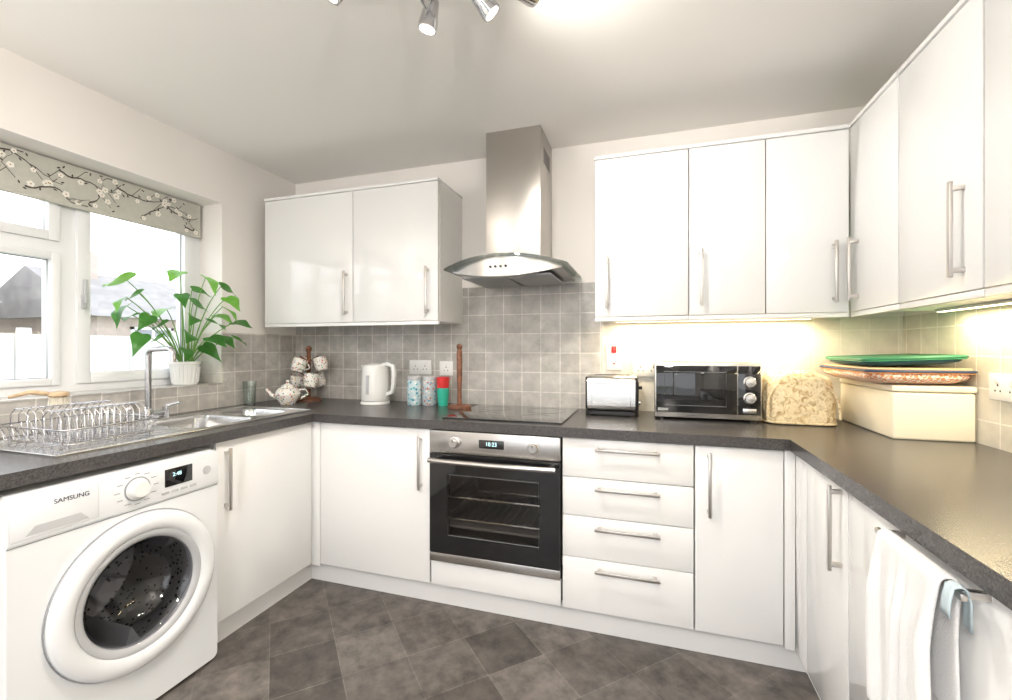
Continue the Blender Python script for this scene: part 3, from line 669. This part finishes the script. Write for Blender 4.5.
# ---------------------------------------------------------------- microwave
g=grp('microwave_oven',(.25,2.27,TOP)); mx0,mx1=.034,.470; my=2.155; mz0,mz1=TOP+.012,TOP+.258
box('casing',(mx0,my+.012,mz0),(mx1,2.398,mz1),M_black,g,.004)
box('front_surround',(mx0-.001,my,mz0-.001),(mx1+.001,my+.014,mz1+.001),M_steel,g,.003)
box('door_panel',(mx0+.005,my-.006,mz0+.022),(mx1-.096,my+.002,mz1-.012),M_blackglass,g,.002)
tube('door_window_outline',[(mx0+.04,my-.0065,mz0+.055),(mx1-.14,my-.0065,mz0+.055),(mx1-.14,my-.0065,mz1-.04),(mx0+.04,my-.0065,mz1-.04)],.0012,M_grey,g,6,True)
box('control_panel',(mx1-.092,my-.006,mz0+.022),(mx1-.005,my+.002,mz1-.012),M_blackglass,g,.002)
for z in (mz0+.165,mz0+.095): lathe('dial_%d'%int(z*1000),[(.025,0),(.025,.003),(.021,.005),(.019,.02),(0,.021)],(mx1-.048,my-.006,z),M_toast,g,'-y',28)
box('door_button',(mx1-.075,my-.009,mz0+.03),(mx1-.022,my-.005,mz0+.05),M_toast,g,.002)
text('maker_lettering','morphy richards',((mx0+mx1)/2-.04,my-.0008,mz0+.011),(H90,0,0),.013,M_black,g)
text('front_badge','800W',(mx0+.035,my-.0075,mz0+.035),(H90,0,0),.018,M_plast,g)
for x in (mx0+.03,mx1-.03):
    for y in (my+.03,2.37): lathe('foot_%d_%d'%(x*1000,y*100),[(.012,0),(.012,.0125),(0,.0125)],(x,y,TOP),M_black,g,'z',14)
# ---------------------------------------------------------------- quilted cover
m,t,b=newmat('quilted_floral'); N=t.nodes; L=t.links; M_quilt=m
tc=N.new('ShaderNodeTexCoord'); n=N.new('ShaderNodeTexNoise'); n.inputs['Scale'].default_value=34; n.inputs['Detail'].default_value=5; n.inputs['Distortion'].default_value=1.2
L.new(tc.outputs['Object'],n.inputs['Vector']); r=N.new('ShaderNodeValToRGB'); cr=r.color_ramp
cr.elements[0].position=.32; cr.elements[0].color=(.45,.30,.14,1); cr.elements[1].position=.44; cr.elements[1].color=(.70,.55,.32,1)
e=cr.elements.new(.50); e.color=(.84,.73,.50,1); e=cr.elements.new(.58); e.color=(.78,.65,.42,1); e=cr.elements.new(.66); e.color=(.55,.42,.22,1)
L.new(n.outputs['Fac'],r.inputs['Fac']); L.new(r.outputs['Color'],b.inputs['Base Color']); b.inputs['Roughness'].default_value=.95
v=N.new('ShaderNodeTexVoronoi'); v.inputs['Scale'].default_value=32; L.new(tc.outputs['Object'],v.inputs['Vector'])
bp=N.new('ShaderNodeBump'); bp.inputs['Strength'].default_value=.8; bp.inputs['Distance'].default_value=.008; bp.invert=True; L.new(v.outputs['Distance'],bp.inputs['Height']); L.new(bp.outputs['Normal'],b.inputs['Normal'])
QX=.622
g=grp('quilted_appliance_cover',(QX,2.25,TOP))
bm=bmesh.new(); loops=[]
for z,w,d,r_ in ((0,.252,.21,.05),(.01,.268,.225,.06),(.05,.272,.23,.065),(.10,.270,.225,.065),(.15,.262,.215,.065),(.18,.252,.20,.06),(.20,.230,.17,.055),(.216,.18,.12,.05),(.222,.10,.05,.02)):
    lp=[]
    for i,(a,b_) in enumerate(rrect(QX,2.265,w,d,r_,12)):
        k=.004*math.sin(i*.9+z*50)+.003*math.sin(i*2.1)
        lp.append((a+(a-QX)*k*9,b_-abs(k)*1.2,TOP+z*(1+.05*math.sin(i*.4))))
    loops.append(lp)
aloft(bm,loops); o=fin('quilted_fabric',bm,M_quilt,g,80); md=o.modifiers.new('s','SUBSURF'); md.levels=1; md.render_levels=2
bm=bmesh.new(); atube(bm,[(a,b_,TOP+.008) for a,b_ in rrect(QX,2.265,.270,.226,.06,8)],.005,8,True)
arc=[(QX+.132*math.cos(q*math.pi/16),2.15+.02*math.sin(q*math.pi/16),TOP+.03+.165*math.sin(q*math.pi/16)**.6) for q in range(17)]
atube(bm,arc,.005,8)
fin('piped_hem',bm,M_quilt,g)
# ---------------------------------------------------------------- bread bin
g=grp('bread_bin',(.95,2.15,TOP))
box('bin_body',(.835,1.93,TOP),(1.07,2.385,TOP+.168),M_cream,g,.008,3)
box('bin_lid',(.832,1.927,TOP+.1695),(1.073,2.388,TOP+.192),M_cream,g,.006,3)
def checker(name,c1,c2,sc):
    m,t,b=newmat(name); tc=t.nodes.new('ShaderNodeTexCoord'); ck=t.nodes.new('ShaderNodeTexChecker'); ck.inputs['Scale'].default_value=sc
    ck.inputs['Color1'].default_value=(*c1,1); ck.inputs['Color2'].default_value=(*c2,1)
    mp=t.nodes.new('ShaderNodeMapping'); mp.inputs['Rotation'].default_value=(.3,.2,.5)
    t.links.new(tc.outputs['Object'],mp.inputs[0]); t.links.new(mp.outputs[0],ck.inputs['Vector']); t.links.new(ck.outputs['Color'],b.inputs['Base Color']); b.inputs['Roughness'].default_value=.8; return m
M_ging=checker('gingham_cloth',(.70,.30,.14),(.85,.78,.72),95)
zt=TOP+.193; cx,cy=.905,2.13
def lap_tray(name,z,h,w,d,mcush,mboard,mrim,tilt,dz=0):
    g=grp(name,(cx,cy,z)); 
    bm=bmesh.new(); aloft(bm,[xy(rrect(cx,cy,w*k,d*q,.05,6),z+h*s) for k,q,s in ((.55,.62,0),(.80,.84,.18),(.93,.95,.5),(.97,.98,.8),(.95,.96,1))]); fin('cushion_base',bm,mcush,g,60)
    bm=bmesh.new(); aloft(bm,[xy(rrect(cx,cy,w*k,d*k,.03,6),z+h+s) for k,s in ((1,.0005),(1,.009),(.985,.011))]); fin('tray_board',bm,mboard,g,50)
    bm=bmesh.new(); atube(bm,xy(rrect(cx,cy,w,d,.03,6),z+h+.009),.0045,8,True); fin('tray_rim',bm,mrim,g)
    g.rotation_euler=tilt; g.location.z+=dz
M_yel=P('light_wood_rim',(.70,.55,.32),.5)
lap_tray('lap_tray',zt+.001,.040,.318,.45,M_ging,P('orange_board',(.62,.26,.09),.4),P('navy_rim',(.03,.06,.14),.45),(0,0,.03))
lap_tray('lap_tray',zt+.062,.020,.30,.44,P('teal_cloth',(.02,.09,.12),.7),P('green_board',(.05,.30,.14),.4,var=.15,vscale=30),P('green_rim',(.03,.20,.10),.45),(.0,-.045,-.05),.006)
box('wooden_board',(cx-.148,cy-.215,zt+.0545),(cx+.148,cy+.21,zt+.0615),M_yel,None,.003)
# ---------------------------------------------------------------- sockets
def socket(F,u,z,w=.146,h=.086,n=2):
    g=grp('wall_socket',F.pt(u,-.006,z))
    fb(F,'plate',u-w/2,u+w/2,-.009,0,z-h/2,z+h/2,M_plast,g,.003)
    for k in range(n):
        uu=u+(k-(n-1)/2)*.062
        fb(F,'rocker_%d'%k,uu-.006,uu+.006,-.013,-.009,z+.014,z+.032,M_plast,g,.001)
        for i,(du,dz) in enumerate(((0,.006),(-.011,-.012),(.011,-.012))): fb(F,'pin_%d%d'%(k,i),uu+du-.0025,uu+du+.0025,-.0096,-.0085,z+dz-.003,z+dz+.003,M_black,g,0)
    return g
WB=Face('B',YB-.0081); WR=Face('R',XR-.0081)
socket(WB,-1.30,1.07); socket(WB,-1.13,1.065,.086,.086,1); socket(WB,.0,1.08)
g=grp('cooker_switch',(-.165,YB-.012,1.14)); fb(WB,'plate',-.205,-.125,-.010,0,1.07,1.215,M_plast,g,.003); fb(WB,'red_rocker',-.178,-.152,-.016,-.009,1.16,1.195,M_red,g,.002); fb(WB,'neon',-.172,-.158,-.0115,-.009,1.10,1.106,M_red,g,0)
socket(WR,1.80,1.06)
# ---------------------------------------------------------------- towel
M_towel=P('terry_towel',(.84,.84,.85),1,bump=.8,bscale=350)
g=grp('hand_towel',(.46,1.0,.8))
bm=bmesh.new(); rows=[]; NU=28
barx,barz=.465,.80
path=[]
for i in range(14): path.append((barx+.014,.58+i*(.22/14),1))
for k in range(7): a=k*math.pi/6; path.append((barx+.014*math.cos(a),barz+.014*math.sin(a),0))
for i in range(1,21): path.append((barx-.014,barz-i*.0165,-1))
for (x,z,sd) in path:
    row=[]
    for j in range(NU+1):
        u=j/NU; y=1.105-u*.205
        drop=max(0,(barz-z)); am=min(1,drop/.10)
        fx=am*(.014*math.sin(u*15+.5)+.007*math.sin(u*27+1)) 
        xx=x+(-abs(fx)-.003*am if sd<0 else (min(.0,fx)*.2 if sd>0 else 0))
        yy=y+.008*am*math.sin(u*9+drop*8)+(u-.5)*.02*am
        row.append(bm.verts.new((xx,yy,z-(.012*u if sd<0 else 0)*am)))
    rows.append(row)
for a,b_ in zip(rows,rows[1:]):
    for j in range(NU): bm.faces.new((a[j],a[j+1],b_[j+1],b_[j]))
o=fin('towel_cloth',bm,M_towel,g,180); md=o.modifiers.new('so','SOLIDIFY'); md.thickness=.006; md.offset=0; md=o.modifiers.new('s','SUBSURF'); md.levels=1; md.render_levels=1
g=grp('cleaning_cloth',(.45,.88,.78))
bm=bmesh.new(); rows=[]
for (x,z) in [(barx+.014,.745),(barx+.014,.79),(barx+.008,barz+.011),(barx,barz+.0145),(barx-.010,barz+.011),(barx-.0145,.79),(barx-.016,.775),(barx-.015,.762)]:
    rows.append([bm.verts.new((x+.0015*math.sin(j),.893-.024*j/5,z)) for j in range(6)])
for a,b_ in zip(rows,rows[1:]):
    for j in range(5): bm.faces.new((a[j],a[j+1],b_[j+1],b_[j]))
o=fin('cloth',bm,P('pale_blue_cloth',(.55,.66,.72),.8),g,180); md=o.modifiers.new('so','SOLIDIFY'); md.thickness=.002
# ---------------------------------------------------------------- lights
def area(name,loc,rot,sx,sy,e,col,parent=None,shape='RECTANGLE'):
    l=bpy.data.lights.new(name,'AREA'); l.shape=shape; l.size=sx; l.size_y=sy; l.energy=e; l.color=col
    o=bpy.data.objects.new(name,l); o.location=loc; o.rotation_euler=rot; C.objects.link(o)
    if parent: o.parent=parent; o.matrix_parent_inverse=Matrix.Translation(-Vector(parent.location))
    return o
WARM=(1,.82,.52)
M_lamp=P('warm_diffuser',(.9,.8,.6),.5,emis=WARM,es=5)
def strip_light(a,b_,e):
    c=[(a[i]+b_[i])/2 for i in range(3)]
    g=grp('under_cabinet_light',c)
    box('housing',(a[0],a[1],1.315),(b_[0],b_[1],1.3255),M_lgrey,g,.002)
    box('diffuser',(a[0]+.004,a[1]+.004,1.3135),(b_[0]-.004,b_[1]-.004,1.3152),M_lamp,g,0)
    area('lamp',(c[0],c[1],1.311),(0,0,0),b_[0]-a[0],b_[1]-a[1],e,WARM,g)
strip_light((-.15,2.30,0),(.70,2.33,0),8)
strip_light((.99,1.05,0),(1.02,2.0,0),6)
g=grp('ceiling_spotlight_bar',(-.53,1.12,ZC))
M_bulb=P('bulb_glow',(1,.95,.85),.4,emis=(1,.93,.8),es=10)
box('ceiling_plate',(-.58,1.05,ZC-.02),(-.48,1.15,ZC),M_chrome,g,.004)
tube('bar',[(-.82,1.02,ZC-.045),(-.24,1.18,ZC-.045)],.009,M_rackw,g)
tube('bar_post',[(-.53,1.10,ZC-.045),(-.53,1.10,ZC-.018)],.008,M_chrome,g)
def spot(i,p,d,e):
    p=Vector(p); d=Vector(d).normalized()
    bp=Vector((-.82,1.02,ZC-.045)); t_=(p.x+.82)/.58; bp=bp+Vector((.58*t_,.16*t_,0))
    tube('arm_%d'%i,[bp,(bp+p)/2+Vector((0,0,-.01)),p],.006,M_rackw,g)
    bm=bmesh.new(); atube(bm,[p-d*.045,p-d*.04,p-d*.005,p+d*.03,p+d*.04],[.010,.020,.024,.029,.029],24,caps=True); fin('spot_head_%d'%i,bm,M_rackw,g,40)
    bm=bmesh.new(); atube(bm,[p+d*.0402,p+d*.042],[.023,.022],20); fin('bulb_face_%d'%i,bm,M_bulb,g)
    l=bpy.data.lights.new('spot_lamp_%d'%i,'SPOT'); l.energy=e; l.spot_size=2.6; l.spot_blend=.9; l.shadow_soft_size=.03; l.color=(1,.94,.85)
    o=bpy.data.objects.new('spot_lamp_%d'%i,l); o.location=p+d*.055; o.rotation_euler=d.to_track_quat('-Z','Y').to_euler(); C.objects.link(o); o.parent=g; o.matrix_parent_inverse=Matrix.Translation(-Vector(g.location))
spot(0,(-.62,1.20,2.18),(-.25,.05,-1),36)
spot(1,(-.455,1.21,2.19),(.5,.35,-.6),36)
spot(2,(-.78,1.0,2.155),(-.6,-.4,-.8),36)
spot(3,(-.32,1.16,2.15),(.5,.75,.2),6)
g=grp('added_ceiling_fill_light',(-.6,-1.0,ZC))  # unseen fixture behind the camera, added as fill light
lathe('light_dome',[(0,-.07),(.08,-.065),(.15,-.04),(.18,-.005),(.18,0),(0,0)],(-.6,-1.0,ZC),P('opal_dome',(.9,.88,.84),.4,emis=(1,.95,.87),es=4),g)
area('fill_dome_lamp',(-.6,-1.0,ZC-.09),(0,0,0),.34,.34,50,(1,.95,.87),g,'DISK')
M_shade=P('fill_uplighter_shade',(.5,.48,.45),.4,1)
for (x,y) in ((-1.9,-.75),(.75,-.75)):  # unseen uplighters added to bounce fill light off the ceiling
    g=grp('added_fill_uplighter',(x,y,0))
    bm=bmesh.new(); alathe(bm,[(0,0),(.13,0),(.13,.015),(.03,.03),(.012,.04),(.012,1.55),(.03,1.56),(.13,1.64),(.135,1.64),(.035,1.57),(0,1.57)],(x,y,0)); fin('lamp_stand',bm,M_shade,g)
    lathe('bulb',[(0,1.575),(.02,1.58),(.03,1.60),(.02,1.625),(0,1.63)],(x,y,0),M_bulb,g)
    l=bpy.data.lights.new('fill_up_lamp','SPOT'); l.energy=140; l.spot_size=2.8; l.spot_blend=1; l.shadow_soft_size=.06; l.color=(1,.95,.885)
    o=bpy.data.objects.new('fill_up_lamp',l); o.location=(x,y,1.66); C.objects.link(o); o.parent=g; o.matrix_parent_inverse=Matrix.Translation(-Vector(g.location))
    d=Vector((-.12 if x>0 else .12,.40,.9)); o.rotation_euler=d.to_track_quat('-Z','Y').to_euler()
# world
w=bpy.data.worlds.new('World'); S.world=w; w.use_nodes=True; N=w.node_tree.nodes; L=w.node_tree.links
bg=N['Background']; tc=N.new('ShaderNodeTexCoord'); sp=N.new('ShaderNodeSeparateXYZ'); L.new(tc.outputs['Generated'],sp.inputs[0])
r=N.new('ShaderNodeValToRGB'); r.color_ramp.elements[0].position=0; r.color_ramp.elements[0].color=(.96,.97,1,1); r.color_ramp.elements[1].position=.8; r.color_ramp.elements[1].color=(.82,.90,1,1)
L.new(sp.outputs[2],r.inputs['Fac']); L.new(r.outputs['Color'],bg.inputs['Color']); bg.inputs['Strength'].default_value=3.0
# camera
cd=bpy.data.cameras.new('camera'); cam=bpy.data.objects.new('camera',cd); C.objects.link(cam)
cam.location=(0,0,1.185); cam.rotation_euler=(H90,0,math.radians(17.6)); cd.sensor_width=36; cd.lens=445/1012*36; cd.shift_y=-2/1012; cd.clip_start=.02
S.camera=cam
